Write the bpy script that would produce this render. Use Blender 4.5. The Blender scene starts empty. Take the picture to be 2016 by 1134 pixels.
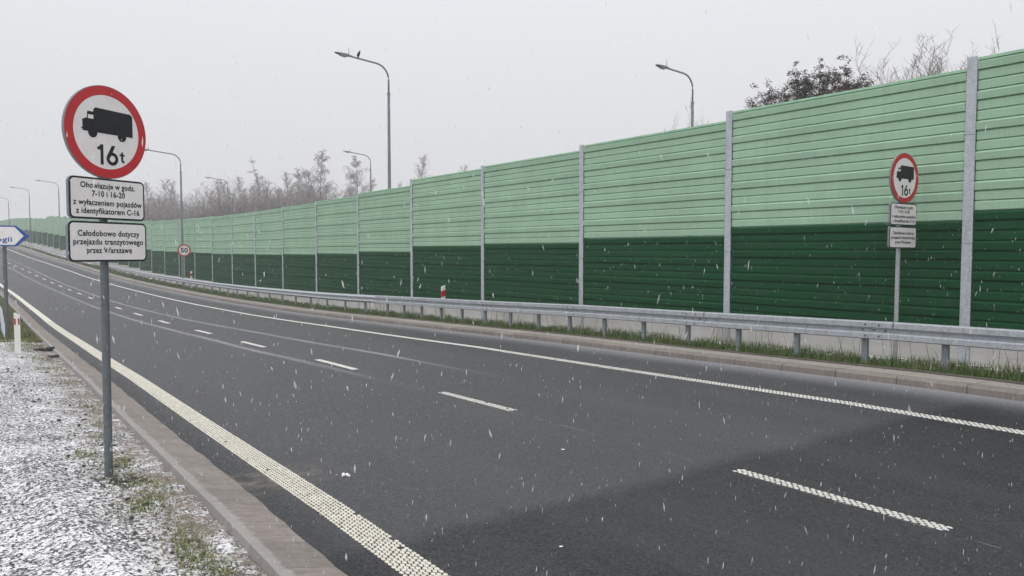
import bpy, bmesh, math, random
from math import sin, cos, pi, radians as R
from mathutils import Vector, Matrix
random.seed(7)
S = bpy.context.scene
COL = S.collection

# ------------------------------------------------------------ camera
CAMZ = 2.0
cam = bpy.data.cameras.new('camera'); camo = bpy.data.objects.new('camera', cam); COL.objects.link(camo)
cam.sensor_width = 36.0; cam.lens = 36.0 * 1500 / 2016; cam.clip_start = .05; cam.clip_end = 4000
PITCH = math.atan(75 / 1500)
camo.location = (0, 0, CAMZ); camo.rotation_euler = (pi / 2 - PITCH, 0, 0)
S.camera = camo

# ------------------------------------------------------------ world, sun, exposure
SUN_EL, SUN_AZ = R(58), R(200)          # overcast: weak and very soft
W = bpy.data.worlds.new('World'); S.world = W; W.use_nodes = True
nt = W.node_tree; nt.nodes.clear()
wo = nt.nodes.new('ShaderNodeOutputWorld'); bg = nt.nodes.new('ShaderNodeBackground')
sky = nt.nodes.new('ShaderNodeTexSky'); sky.sky_type = 'NISHITA'; sky.sun_disc = False
sky.sun_elevation = SUN_EL; sky.sun_rotation = SUN_AZ; sky.dust_density = 6; sky.air_density = 1.5
tc = nt.nodes.new('ShaderNodeTexCoord'); sp = nt.nodes.new('ShaderNodeSeparateXYZ')
cr = nt.nodes.new('ShaderNodeValToRGB'); mx = nt.nodes.new('ShaderNodeMixRGB'); sc = nt.nodes.new('ShaderNodeMixRGB')
nt.links.new(tc.outputs['Generated'], sp.inputs[0]); nt.links.new(sp.outputs['Z'], cr.inputs[0])
e = cr.color_ramp.elements
e[0].position = 0.0; e[0].color = (.415, .418, .438, 1)
e[1].position = 1.0; e[1].color = (1, 1, 1.0, 1)
m_ = e.new(.30); m_.color = (.50, .505, .525, 1)
sc.blend_type = 'MULTIPLY'; sc.inputs[0].default_value = 1; sc.inputs[2].default_value = (17, 17, 17, 1)
nt.links.new(cr.outputs[0], sc.inputs[1])
mx.inputs[0].default_value = .96          # thick cloud in front of the clear sky
nt.links.new(sky.outputs[0], mx.inputs[1]); nt.links.new(sc.outputs[0], mx.inputs[2])
nt.links.new(mx.outputs[0], bg.inputs[0]); bg.inputs[1].default_value = .1
nt.links.new(bg.outputs[0], wo.inputs[0])
sl = bpy.data.lights.new('sun', 'SUN'); sl.energy = .7; sl.angle = R(50); sl.color = (1, .97, .94)
so = bpy.data.objects.new('sun', sl); COL.objects.link(so)
sd = Vector((sin(SUN_AZ) * cos(SUN_EL), cos(SUN_AZ) * cos(SUN_EL), sin(SUN_EL)))
so.rotation_euler = sd.to_track_quat('Z', 'Y').to_euler(); so.location = sd * 60
S.view_settings.view_transform = 'Standard'; S.view_settings.look = 'None'
S.view_settings.exposure = 0.0; S.view_settings.gamma = 1.0; S.view_settings.use_curve_mapping = False
S.cycles.volume_bounces = 2; S.cycles.max_bounces = 8; S.cycles.transparent_max_bounces = 16
S.cycles.volume_max_steps = 64
S.cycles.use_denoising = True

# ------------------------------------------------------------ the line of the road
U = Vector((-0.575108, 0.818077)); NN = Vector((0.818077, 0.575108)); D0 = 13.675945
A0, B0, RC = 50.0, 106.0, 700.0
TH0 = math.atan2(U.y, U.x)
def path(s, t):
    if s <= A0:
        P = U * s + NN * D0; th = TH0
    else:
        e_ = min(s, B0) - A0; P = U * A0 + NN * D0; th = TH0 + e_ / RC
        P = P + RC * Vector((sin(th) - sin(TH0), -(cos(th) - cos(TH0))))
        if s > B0: P = P + (s - B0) * Vector((cos(th), sin(th)))
    return P + Vector((-sin(th), cos(th))) * t, th
def interp(x, xs, ys):
    if x <= xs[0]:
        return ys[0] + (x - xs[0]) * (ys[1] - ys[0]) / (xs[1] - xs[0])
    for i in range(1, len(xs)):
        if x <= xs[i]:
            k = (x - xs[i - 1]) / (xs[i] - xs[i - 1]); return ys[i - 1] + k * (ys[i] - ys[i - 1])
    return ys[-1]
ZS = [-60, -20, 5.6, 10, 14.6, 19.1, 23.6, 28.1, 32.4, 37.1, 41.8, 46.7, 51.8, 56, 60.2, 64.4, 68.8, 74.4, 85, 100, 121, 131.5, 139.1, 154.4, 175, 210, 900]
ZV = [1.0, 1.0, .83, .72, .62, .48, .36, .23, .13, .06, -.01, -.05, -.08, -.08, -.07, -.05, -.01, .06, .32, .9, 1.79, 2.3, 2.75, 3.45, 4.1, 4.5, 4.5]
def zr(s): return interp(s, ZS, ZV) - .85
def pt(s, t, dz=0.0):
    if t > 9 and s > 42: t += .28 * min(1, (s - 42) / 30) * min(1, (t - 9) / 2.4)
    p, _ = path(s, t); return Vector((p.x, p.y, zr(s) + dz))
def ray_xy(px, Y): return Vector(((px - 1008) / 1500 * Y, Y))
_samp = [(i * 1.0, path(i * 1.0, 0)[0]) for i in range(-60, 320)]
def st_of(x, y):
    s, P = min(_samp, key=lambda q: (q[1].x - x) ** 2 + (q[1].y - y) ** 2)
    _, th = path(s, 0); d = Vector((x, y)) - P
    return s + d.dot(Vector((cos(th), sin(th)))), d.dot(Vector((-sin(th), cos(th))))

# ------------------------------------------------------------ mesh helpers
class MB:
    def __init__(s): s.v = []; s.f = []; s.uv = []; s.mi = []; s.M = None
    def add(s, verts, faces, uv=None, mi=0):
        o = len(s.v)
        for i, p in enumerate(verts):
            p = Vector(p)
            s.v.append(s.M @ p if s.M else p); s.uv.append(uv[i] if uv else (p.x, p.y))
        for f in faces: s.f.append([o + i for i in f]); s.mi.append(mi)
    def box(s, c, d, rz=0, M=None, mi=0, bev=0):
        x, y, z = d[0] / 2, d[1] / 2, d[2] / 2
        q = [(-x, -y, -z), (x, -y, -z), (x, y, -z), (-x, y, -z), (-x, -y, z), (x, -y, z), (x, y, z), (-x, y, z)]
        m = M or (Matrix.Translation(c) @ Matrix.Rotation(rz, 4, 'Z'))
        s.add([m @ Vector(p) for p in q], [(0, 3, 2, 1), (4, 5, 6, 7), (0, 1, 5, 4), (1, 2, 6, 5), (2, 3, 7, 6), (3, 0, 4, 7)], mi=mi)
    def tube(s, pts, rad, n=8, cap=True, mi=0):
        pts = [Vector(p) for p in pts]
        if not hasattr(rad, '__len__'): rad = [rad] * len(pts)
        o = len(s.v); vs = []; fs = []
        up = Vector((0, 0, 1))
        for i, p in enumerate(pts):
            d = (pts[min(i + 1, len(pts) - 1)] - pts[max(i - 1, 0)]).normalized()
            a = d.cross(up)
            if a.length < .05: a = d.cross(Vector((1, 0, 0)))
            a.normalize(); b = d.cross(a)
            for k in range(n):
                w = 2 * pi * k / n; vs.append(p + (a * cos(w) + b * sin(w)) * rad[i])
        for i in range(len(pts) - 1):
            for k in range(n):
                k2 = (k + 1) % n; fs.append((i * n + k, i * n + k2, (i + 1) * n + k2, (i + 1) * n + k))
        if cap:
            fs.append(tuple(range(n))[::-1]); fs.append(tuple(range((len(pts) - 1) * n, len(pts) * n)))
        s.add(vs, fs, mi=mi)
    def prism(s, poly, y0, y1, mi=0):          # polygon in local x,z ; front at y0, back at y1
        n = len(poly)
        vs = [(x, y0, z) for x, z in poly] + [(x, y1, z) for x, z in poly]
        fs = [tuple(range(n)), tuple(range(2 * n - 1, n - 1, -1))] + [(i, n + i, n + (i + 1) % n, (i + 1) % n) for i in range(n)]
        s.add(vs, fs, mi=mi)
    def ring(s, cx, cz, r0, r1, y0, y1, n=64, mi=0):
        vs = []; fs = []
        for k in range(n):
            a = 2 * pi * k / n
            for r in (r0, r1):
                for y in (y0, y1): vs.append((cx + r * cos(a), y, cz + r * sin(a)))
        for k in range(n):
            a, b = 4 * k, 4 * ((k + 1) % n)
            fs += [(a, b, b + 2, a + 2), (a + 1, a + 3, b + 3, b + 1), (a + 2, b + 2, b + 3, a + 3), (a, a + 1, b + 1, b)]
        s.add(vs, fs, mi=mi)
    def build(s, name, mats, parent=None, smooth=False, uv=False, fix=True):
        me = bpy.data.meshes.new(name); me.from_pydata([tuple(v) for v in s.v], [], s.f)
        if not isinstance(mats, (list, tuple)): mats = [mats]
        for m in mats: me.materials.append(m)
        if len(mats) > 1: me.polygons.foreach_set('material_index', s.mi)
        if uv:
            l = me.uv_layers.new(name='st'); buf = []
            for lp in me.loops: buf += s.uv[lp.vertex_index]
            l.data.foreach_set('uv', buf)
        if smooth: me.polygons.foreach_set('use_smooth', [True] * len(me.polygons))
        if fix:
            bm = bmesh.new(); bm.from_mesh(me); bmesh.ops.recalc_face_normals(bm, faces=bm.faces); bm.to_mesh(me); bm.free()
        me.update()
        o = bpy.data.objects.new(name, me); COL.objects.link(o)
        if parent: o.parent = parent
        return o
def thing(name, label, cat, loc=(0, 0, 0), rz=0, group=None):
    o = bpy.data.objects.new(name, None); COL.objects.link(o); o.location = loc; o.rotation_euler = (0, 0, rz)
    o.empty_display_size = .2; o['label'] = label; o['category'] = cat
    if group: o['group'] = group
    return o
def tag(o, label=None, cat=None, group=None, kind=None):
    if label: o['label'] = label
    if cat: o['category'] = cat
    if group: o['group'] = group
    if kind: o['kind'] = kind
    return o
def dup(root, loc, rz, label, group=None, scale=None):
    r = root.copy(); COL.objects.link(r); r.location = loc; r.rotation_euler = (0, 0, rz); r['label'] = label
    if group: r['group'] = group
    if scale: r.scale = scale
    for ch in list(root.children):
        c = ch.copy(); COL.objects.link(c); c.parent = r
        for g in list(ch.children):
            d = g.copy(); COL.objects.link(d); d.parent = c
    return r
def strip(mb, s0, s1, prof, step=2.0, mi=0):     # prof: list of (t, dz)
    n = max(1, int(math.ceil((s1 - s0) / step))); k = len(prof); vs = []; uv = []; fs = []
    for i in range(n + 1):
        s = s0 + (s1 - s0) * i / n
        for t, dz in prof: vs.append(pt(s, t, dz)); uv.append((s, t))
    for i in range(n):
        for j in range(k - 1): fs.append((i * k + j, i * k + j + 1, (i + 1) * k + j + 1, (i + 1) * k + j))
    mb.add(vs, fs, uv, mi)

# ------------------------------------------------------------ materials
class NT:
    def __init__(s, name, rough=.6, metal=0.0, spec=.5):
        s.m = bpy.data.materials.new(name); s.m.use_nodes = True; s.t = s.m.node_tree
        s.b = s.t.nodes['Principled BSDF']; s.b.inputs['Roughness'].default_value = rough
        s.b.inputs['Metallic'].default_value = metal; s.b.inputs['Specular IOR Level'].default_value = spec
    def n(s, t, **k):
        x = s.t.nodes.new(t)
        for a, b in k.items(): setattr(x, a, b)
        return x
    def l(s, a, b): s.t.links.new(a, b)
    def co(s, kind='Object', scale=None):
        c = s.n('ShaderNodeTexCoord').outputs[kind]
        if scale:
            m = s.n('ShaderNodeMapping'); m.inputs['Scale'].default_value = scale; s.l(c, m.inputs[0]); c = m.outputs[0]
        return c
    def noise(s, vec, scale, detail=3, rough=.55):
        x = s.n('ShaderNodeTexNoise'); x.inputs['Scale'].default_value = scale; x.inputs['Detail'].default_value = detail
        x.inputs['Roughness'].default_value = rough; s.l(vec, x.inputs['Vector']); return x.outputs['Fac']
    def voro(s, vec, scale, feature='F1', out='Distance'):
        x = s.n('ShaderNodeTexVoronoi', feature=feature); x.inputs['Scale'].default_value = scale; s.l(vec, x.inputs['Vector']); return x.outputs[out]
    def ramp(s, f, p0, p1, c0=(0, 0, 0, 1), c1=(1, 1, 1, 1)):
        r = s.n('ShaderNodeValToRGB'); r.color_ramp.elements[0].position = p0; r.color_ramp.elements[1].position = p1
        r.color_ramp.elements[0].color = c0; r.color_ramp.elements[1].color = c1; s.l(f, r.inputs[0]); return r.outputs[0]
    def mrange(s, f, a, b, c=0.0, d=1.0):
        r = s.n('ShaderNodeMapRange'); r.clamp = True
        for i, v in enumerate((a, b, c, d)): r.inputs[i + 1].default_value = v
        s.l(f, r.inputs[0]); return r.outputs[0]
    def mix(s, f, a, b, mode='MIX'):
        x = s.n('ShaderNodeMixRGB', blend_type=mode)
        for i, v in enumerate((f, a, b)):
            if hasattr(v, 'is_linked'): s.l(v, x.inputs[i])
            elif i == 0: x.inputs[0].default_value = v
            else: x.inputs[i].default_value = (*v, 1)
        return x.outputs[0]
    def math(s, op, a, b=0.0, c=None):
        x = s.n('ShaderNodeMath', operation=op)
        for i, v in enumerate((a, b) if c is None else (a, b, c)):
            if hasattr(v, 'is_linked'): s.l(v, x.inputs[i])
            else: x.inputs[i].default_value = v
        return x.outputs[0]
    def base(s, c):
        if hasattr(c, 'is_linked'): s.l(c, s.b.inputs['Base Color'])
        else: s.b.inputs['Base Color'].default_value = (*c, 1)
        return s
    def bump(s, h, dist, strength=1.0):
        x = s.n('ShaderNodeBump'); x.inputs['Distance'].default_value = dist; x.inputs['Strength'].default_value = strength
        s.l(h, x.inputs['Height']); s.l(x.outputs[0], s.b.inputs['Normal']); return s
    def rough(s, f): s.l(f, s.b.inputs['Roughness']); return s

def painted(name, c, rough=.5, var=.12, scale=3.0, spec=.4, dirt=(.09, .08, .07), dirtamt=.25):
    m = NT(name, rough, 0, spec); o = m.co('Object')
    f = m.noise(o, scale, 5, .6)
    c1 = m.mix(m.mrange(f, .3, .7), tuple(x * (1 - var) for x in c), tuple(min(1, x * (1 + var)) for x in c))
    d = m.ramp(m.noise(m.co('Object', (1, 1, .25)), scale * 4, 4, .7), .56, .78)
    c2 = m.mix(m.math('MULTIPLY', d, dirtamt), c1, dirt)
    m.base(c2); m.bump(m.noise(o, 60, 3), .001, .4); return m.m
def galvan(name, c=(.42, .45, .48), rough=.55, metal=.25):
    m = NT(name, rough, metal, .5); o = m.co('Object')
    sp_ = m.voro(o, 38, out='Color'); sep = m.n('ShaderNodeSeparateColor'); m.l(sp_, sep.inputs[0])
    c1 = m.mix(m.mrange(sep.outputs[0], 0, 1, .0, 1), tuple(x * .86 for x in c), tuple(x * 1.12 for x in c))
    c2 = m.mix(m.ramp(m.noise(m.co('Object', (1, 1, .15)), 9, 5, .65), .5, .8), c1, tuple(x * .62 for x in c))
    m.base(c2); m.bump(m.noise(o, 45, 3), .0015, .5); return m.m

M = {}
TA = [(0, 6.3), (14.9, 6.6), (20, 6.75), (28.5, 7.0), (49, 7.4), (100, 7.2)]; TB = [(0, 8.0), (12.2, 8.25), (15.3, 8.37), (22, 8.52), (38.7, 8.79), (100, 9.0)]
# asphalt: uv = (along, across)
m = NT('asphalt', .8, 0, .3); st = m.co('UV'); sepx = m.n('ShaderNodeSeparateXYZ'); m.l(st, sepx.inputs[0]); ss, tt = sepx.outputs[0], sepx.outputs[1]
ag = m.voro(st, 62, out='Color'); agc = m.n('ShaderNodeSeparateColor'); m.l(ag, agc.inputs[0])
c = m.mix(m.mrange(agc.outputs[0], .1, 1), (.0017, .0021, .0038), (.050, .053, .064))
c = m.mix(m.math('MULTIPLY', m.ramp(m.noise(st, 75, 2), .6, .66), .6), c, (.19, .19, .21))
c = m.mix(m.mrange(m.noise(st, 30, 3, .7), .36, .64), m.mix(.5, c, (.006, .0062, .008)), c)
c = m.mix(m.ramp(m.noise(st, 26, 4, .7), .62, .76), c, (.1, .1, .106))
big = m.noise(m.co('UV', (.12, .7, 1)), 1.2, 4, .6)
c = m.mix(m.math('MULTIPLY', m.ramp(big, .4, .75), .5), c, (.09, .09, .096))
# newer darker layer this side of an uneven joint
wob = m.math('MULTIPLY', m.math('SUBTRACT', m.noise(st, 1.4, 4), .5), .3)
wob2 = m.math('ADD', wob, m.math('MULTIPLY', m.math('SUBTRACT', m.noise(st, 24, 3, .7), .5), .14))
newer = m.mrange(m.math('ADD', ss, wob2), 4.80, 4.56)
old = m.mix(.34, c, (.088, .09, .098))
c = m.mix(newer, old, m.mix(.32, c, (.004, .0045, .006)))
c = m.mix(m.mrange(tt, 11.5, 11.75, 0, .5), c, (.006, .0065, .008))
# snow dust: against the far kerb, and in strips beside the lanes where no wheel runs
nd = m.noise(st, 60, 5, .75); nl = m.noise(m.co('UV', (.25, 3, 1)), 1.5, 4, .6)
wobt = m.math('MULTIPLY', m.math('SUBTRACT', m.noise(m.co('UV', (.35, .8, 1)), 1.0, 3), .5), .35)
tw = m.math('ADD', tt, wobt)
k1 = m.mrange(tw, 3.9, 2.3)
k1 = m.math('POWER', k1, 1.25)
def band(ctr, w, amt):
    b = m.mrange(m.math('ABSOLUTE', m.math('SUBTRACT', tw, ctr)), w, 0); return m.math('MULTIPLY', b, amt)
far = m.mrange(ss, 9, 22)
def curve_t(pts):
    fc = m.n('ShaderNodeFloatCurve'); cv = fc.mapping.curves[0]
    xs_ = [(a / 100, b / 12) for a, b in pts]
    cv.points[0].location = xs_[0]; cv.points[1].location = xs_[-1]
    for q_ in xs_[1:-1]: cv.points.new(*q_)
    fc.mapping.update(); m.l(m.math('DIVIDE', ss, 100.0), fc.inputs['Value']); return m.math('MULTIPLY', fc.outputs[0], 12.0)
def band_at(tc_, w, amt):
    b = m.mrange(m.math('ABSOLUTE', m.math('SUBTRACT', m.math('ADD', tt, m.math('MULTIPLY', wobt, .3)), tc_)), w, w * .25); return m.math('MULTIPLY', b, amt)
k2 = m.math('ADD', band_at(curve_t(TA), .17, .85), band_at(curve_t(TB), .19, .8))
k2 = m.math('ADD', k2, band(10.6, .5, .2))
far = m.mrange(ss, 8, 15)
k2 = m.math('MULTIPLY', k2, m.math('MULTIPLY', far, m.mrange(nl, .2, .6, .6, 1)))
dust = m.math('MAXIMUM', k1, k2)
dm = m.mrange(m.math('ADD', m.math('MULTIPLY', dust, 1.1), m.math('MULTIPLY', m.math('SUBTRACT', nd, .5), 2.4)), .4, 1.2)
c = m.mix(m.math('MULTIPLY', dm, .62), c, (.46, .46, .5))
# a muddy smear across the near edge line
mud = m.math('MULTIPLY', m.math('MULTIPLY', m.mrange(m.math('ABSOLUTE', m.math('SUBTRACT', m.math('ADD', ss, wob), 6.75)), .5, .1), m.mrange(tt, 10.9, 11.4)), m.ramp(m.noise(st, 5, 5, .7), .42, .62))
c = m.mix(m.math('MULTIPLY', mud, .75), c, (.17, .15, .125))
m.base(c); m.rough(m.mrange(m.math('ADD', m.math('MULTIPLY', agc.outputs[1], .5), m.math('MULTIPLY', big, .6)), .2, .9, .42, .8)); m.bump(m.math('ADD', m.voro(st, 62), m.math('MULTIPLY', m.noise(st, 30, 3), .6)), .006, .8); M['asphalt'] = m.m

m = NT('lineplastic', .6, 0, .4); o = m.co('UV')
c = m.mix(m.ramp(m.noise(o, 6, 5, .7), .35, .75), (.68, .655, .57), (.5, .475, .42))
c = m.mix(m.math('MULTIPLY', m.ramp(m.noise(o, 45, 4, .7), .55, .7), .45), c, (.25, .2, .16))
m.base(c); m.bump(m.noise(o, 90, 3), .003); M['line'] = m.m
m = NT('joint powder', .9, 0, .2); m.base((.3, .3, .31)); M['jointdust'] = m.m
m = NT('linewhite', .6, 0, .4); o = m.co('UV')
c = m.mix(m.ramp(m.noise(o, 6, 5, .7), .35, .75), (.64, .63, .59), (.46, .455, .435))
c = m.mix(m.math('MULTIPLY', m.ramp(m.noise(o, 45, 4, .7), .57, .7), .4), c, (.25, .22, .2))
m.base(c); m.bump(m.noise(o, 90, 3), .003); M['linew'] = m.m

def concrete(name, ca, cb, joint=None, jw=.012, dirt=(.08, .075, .07), damt=.5, snow=0.0, lip=None):
    m = NT(name, .85, 0, .25); st = m.co('UV'); sx = m.n('ShaderNodeSeparateXYZ'); m.l(st, sx.inputs[0])
    c = m.mix(m.mrange(m.noise(st, 3, 6, .7), .3, .7), ca, cb)
    c = m.mix(m.math('MULTIPLY', m.ramp(m.noise(m.co('UV', (.4, 3, 1)), 4, 5, .75), .5, .75), damt), c, dirt)
    c = m.mix(m.math('MULTIPLY', m.ramp(m.noise(st, 120, 2), .6, .7), .5), c, tuple(min(1, x * 1.6) for x in cb))
    h = m.noise(st, 70, 4)
    if joint:
        per = m.math('MODULO', m.math('ADD', sx.outputs[0], 200.0), joint)
        blk = m.n('ShaderNodeTexWhiteNoise', noise_dimensions='1D'); m.l(m.math('FLOOR', m.math('DIVIDE', m.math('ADD', sx.outputs[0], 200.0), joint)), blk.inputs['W'])
        c = m.mix(m.mrange(blk.outputs[0], 0, 1, 0, .35), c, tuple(x * .62 for x in ca))
        j = m.math('LESS_THAN', per, jw); c = m.mix(m.math('MULTIPLY', j, .8), c, (.03, .028, .026))
        h = m.math('SUBTRACT', h, m.math('MULTIPLY', j, 2))
    if lip:
        c = m.mix(m.math('MULTIPLY', m.ramp(m.noise(m.co('UV', (9, 1.5, 1)), 3, 4, .7), .47, .66), .6), c, tuple(x * .62 for x in ca))
        w2 = m.math('ADD', sx.outputs[1], m.math('MULTIPLY', m.math('SUBTRACT', m.noise(st, 7, 4), .5), .08))
        c = m.mix(m.mrange(w2, lip - .015, lip + .01, 0, .4), c, (.36, .36, .365))
    if snow: c = m.mix(m.math('MULTIPLY', m.ramp(m.noise(st, 14, 6, .8), .5, .68), snow), c, (.7, .7, .74))
    m.base(c); m.bump(h, .004, .7); return m.m
M['kerb_l'] = concrete('kerbstone beige', (.20, .175, .158), (.275, .245, .225), .5, .005, (.13, .11, .095), .45, .1, lip=12.185)
M['kerb_r'] = concrete('kerbstone brown', (.2, .175, .155), (.29, .255, .23), 1.0, .014, (.12, .1, .085), .4, .12)
M['kerbtop'] = concrete('kerb pavers', (.27, .245, .22), (.36, .33, .3), 1.0, .012, (.15, .13, .11), .35, .35)
M['edging'] = concrete('edging', (.11, .09, .08), (.16, .135, .12), 1.0, .01)
M['plinth'] = concrete('plinth concrete', (.5, .49, .47), (.6, .59, .57), 5.0, .01, (.3, .27, .23), .4)

# ground away from the road: grass and soil under thin snow
m = NT('verge ground', .9, 0, .2); st = m.co('UV')
c = m.mix(m.ramp(m.noise(st, 9, 6, .75), .35, .65), (.05, .06, .028), (.1, .095, .05))
c = m.mix(m.ramp(m.noise(st, 2.3, 6, .8), .5, .66), c, (.72, .72, .76))
m.base(c); m.bump(m.noise(st, 40, 4), .03); M['ground'] = m.m
m = NT('soil', .9, 0, .2); st = m.co('UV')
c = m.mix(m.ramp(m.noise(st, 11, 6, .75), .35, .65), (.035, .045, .02), (.075, .075, .04))
sx = m.n('ShaderNodeSeparateXYZ'); m.l(st, sx.inputs[0])
c = m.mix(m.math('MULTIPLY', m.ramp(m.noise(m.co('UV', (1, 2.5, 1)), 3.2, 5, .7), .42, .52), m.mrange(sx.outputs[1], .75, .3)), c, (.82, .82, .86))
m.base(c); m.bump(m.noise(st, 40, 4), .03); M['soil'] = m.m
# gravel under a dusting of snow
m = NT('snowy gravel', .85, 0, .25); st = m.co('UV'); sx = m.n('ShaderNodeSeparateXYZ'); m.l(st, sx.inputs[0])
nz = m.n('ShaderNodeTexNoise'); nz.inputs['Scale'].default_value = 30; m.l(st, nz.inputs['Vector'])
wv = m.n('ShaderNodeVectorMath', operation='MULTIPLY_ADD'); m.l(nz.outputs['Color'], wv.inputs[0]); wv.inputs[1].default_value = (.035, .035, 0); m.l(st, wv.inputs[2])
vc = m.voro(wv.outputs[0], 40, out='Color'); vs_ = m.n('ShaderNodeSeparateColor'); m.l(vc, vs_.inputs[0])
vd = m.voro(wv.outputs[0], 40)
stone = m.mix(vs_.outputs[1], (.035, .035, .038), (.13, .128, .125))
cov = m.noise(st, 52, 4, .7); big = m.noise(st, 1.1, 4, .6)
thr = m.math('ADD', m.math('MULTIPLY', cov, 1.0), m.math('MULTIPLY', m.math('SUBTRACT', big, .5), .28))
thr = m.math('ADD', thr, m.math('MULTIPLY', m.math('SUBTRACT', vs_.outputs[0], .5), .22))
sn = m.mrange(thr, .445, .51)
c = m.mix(sn, stone, m.mix(m.mrange(vs_.outputs[2], 0, 1), (.64, .64, .67), (.82, .82, .85)))
soilk = m.math('MULTIPLY', m.mrange(sx.outputs[1], 12.95, 12.45), m.ramp(m.noise(st, 2.6, 5, .7), .4, .55))
c = m.mix(m.math('MULTIPLY', soilk, .85), c, m.mix(m.noise(st, 40, 4), (.16, .125, .1), (.27, .22, .185)))
m.base(c); m.bump(m.math('SUBTRACT', m.math('MULTIPLY', sn, .5), m.math('MULTIPLY', vd, 1.0)), .012, .9); M['gravel'] = m.m
m = NT('pebbles', .8, 0, .3); inf = m.n('ShaderNodeTexVoronoi'); inf.inputs['Scale'].default_value = 30; m.l(m.co('Object'), inf.inputs['Vector'])
q = m.n('ShaderNodeSeparateColor'); m.l(inf.outputs['Color'], q.inputs[0]); m.base(m.mix(q.outputs[0], (.025, .025, .028), (.14, .13, .125))); M['pebble'] = m.m
m = NT('snow', .7, 0, .3); m.base(m.mix(m.noise(m.co('Object'), 20), (.78, .78, .82), (.9, .9, .92))); M['snow'] = m.m
m = NT('flakes', .8, 0, .1); m.base((.93, .93, .95))
tr_ = m.n('ShaderNodeBsdfTranslucent'); tr_.inputs[0].default_value = (.95, .95, .97, 1); tp_ = m.n('ShaderNodeBsdfTransparent')
m1 = m.n('ShaderNodeMixShader'); m1.inputs[0].default_value = .72; m2 = m.n('ShaderNodeMixShader'); m2.inputs[0].default_value = .55
out_ = m.t.nodes['Material Output']; m.l(m.b.outputs[0], m1.inputs[1]); m.l(tr_.outputs[0], m1.inputs[2]); m.l(m1.outputs[0], m2.inputs[1]); m.l(tp_.outputs[0], m2.inputs[2]); m.l(m2.outputs[0], out_.inputs[0]); M['flake'] = m.m

def panel(name, c, dark):
    m = NT(name, .62, 0, .12); o = m.co('Object'); oi = m.n('ShaderNodeObjectInfo')
    c1 = m.mix(m.mrange(m.noise(o, .8, 5, .65), .3, .7), tuple(x * .9 for x in c), tuple(x * 1.08 for x in c))
    c1 = m.mix(m.mrange(oi.outputs['Random'], 0, 1, 0, .16), c1, tuple(x * .6 for x in c))
    c1 = m.mix(m.math('MULTIPLY', m.ramp(m.noise(m.co('Object', (5, 5, .35)), 1.3, 5, .75), .5, .8), .5), c1, dark)
    c1 = m.mix(m.math('MULTIPLY', m.ramp(m.noise(m.co('Object', (.7, .7, 5)), 1.6, 5, .7), .52, .8), .3), c1, dark)
    # punched sheet: rows of small holes
    uv = m.co('UV', (55, 55, 55)); hx = m.n('ShaderNodeTexVoronoi'); hx.inputs['Scale'].default_value = 1.0; hx.inputs['Randomness'].default_value = 0; m.l(uv, hx.inputs['Vector'])
    hole = m.mrange(hx.outputs['Distance'], .3, .22)
    c1 = m.mix(m.math('MULTIPLY', hole, .6), c1, tuple(x * .25 for x in c))
    m.base(c1); m.bump(m.noise(o, 25, 3), .002, .4); return m.m
M['lgreen'] = panel('light green sheet', (.415, .625, .45), (.29, .43, .33))
M['dgreen'] = panel('dark green sheet', (.0120, .082, .031), (.024, .052, .034))
M['capgreen'] = painted('light green cap', (.36, .6, .42), .45)
M['galv'] = galvan('galvanised posts', (.50, .53, .58))
M['rail'] = galvan('galvanised rail', (.44, .47, .51), .5, .3)
M['railpost'] = galvan('galvanised rail posts', (.26, .29, .32), .6, .25)
M['pole'] = galvan('galvanised sign pole', (.13, .15, .165), .55, .25)
M['poler'] = galvan('galvanised pale pole', (.42, .44, .46), .55, .3)
M['lamp'] = galvan('lamp steel', (.22, .24, .26), .55, .3)
M['lantern'] = painted('lantern grey', (.16, .17, .18), .5)
M['lens'] = painted('lantern lens', (.4, .42, .44), .3)
M['bolt'] = painted('dark bolts', (.05, .05, .055), .5)
M['signwhite'] = painted('sign white film', (.8, .765, .77), .45, .04, 6, .4, (.4, .38, .37), .3)
M['signred'] = painted('sign red film', (.50, .022, .03), .4, .08, 6, .4, (.3, .1, .1), .2)
M['signblack'] = painted('sign black film', (.008, .009, .014), .45, .1, 6, .35, (.05, .05, .05), .3)
M['signback'] = painted('sign grey sheet', (.2, .225, .25), .45)
M['signblue'] = painted('sign blue film', (.018, .08, .33), .4, .08, 6, .4, (.05, .1, .2), .2)
M['whiteplastic'] = painted('white plastic', (.78, .77, .73), .5, .05, 5, .4, (.4, .38, .33), .2)
M['redrefl'] = painted('red reflector', (.4, .015, .02), .3)
M['plastic_black'] = painted('black rubber', (.02, .02, .021), .7)
M['feather'] = painted('black feathers', (.008, .008, .011), .5, .3, 40)
m = NT('grass blades', .6, 0, .3); q = m.noise(m.co('Object'), 3.2, 4); q2 = m.noise(m.co('Object'), 23, 2)
c = m.mix(m.mrange(q2, .3, .7), (.05, .10, .024), (.125, .175, .05)); c = m.mix(m.ramp(q, .56, .72), c, (.2, .17, .075)); m.base(c)
m.b.inputs['Subsurface Weight'].default_value = 0; M['grass'] = m.m
m = NT('matted grass', .7, 0, .2); q = m.noise(m.co('Object'), 14, 3)
c = m.mix(m.mrange(q, .35, .65), (.065, .11, .025), (.21, .19, .08)); m.base(c); M['matgrass'] = m.m
m = NT('dry stems', .8, 0, .2); m.base(m.mix(m.noise(m.co('Object'), 9), (.16, .1, .06), (.3, .22, .13))); M['dry'] = m.m
def bark(name, a, b):
    m = NT(name, .85, 0, .2); m.base(m.mix(m.mrange(m.noise(m.co('Object', (1, 1, .5)), 3.0, 5, .7), .35, .65), a, b)); return m.m
M['birchbark'] = bark('birch bark', (.14, .125, .125), (.5, .48, .47))
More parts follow.
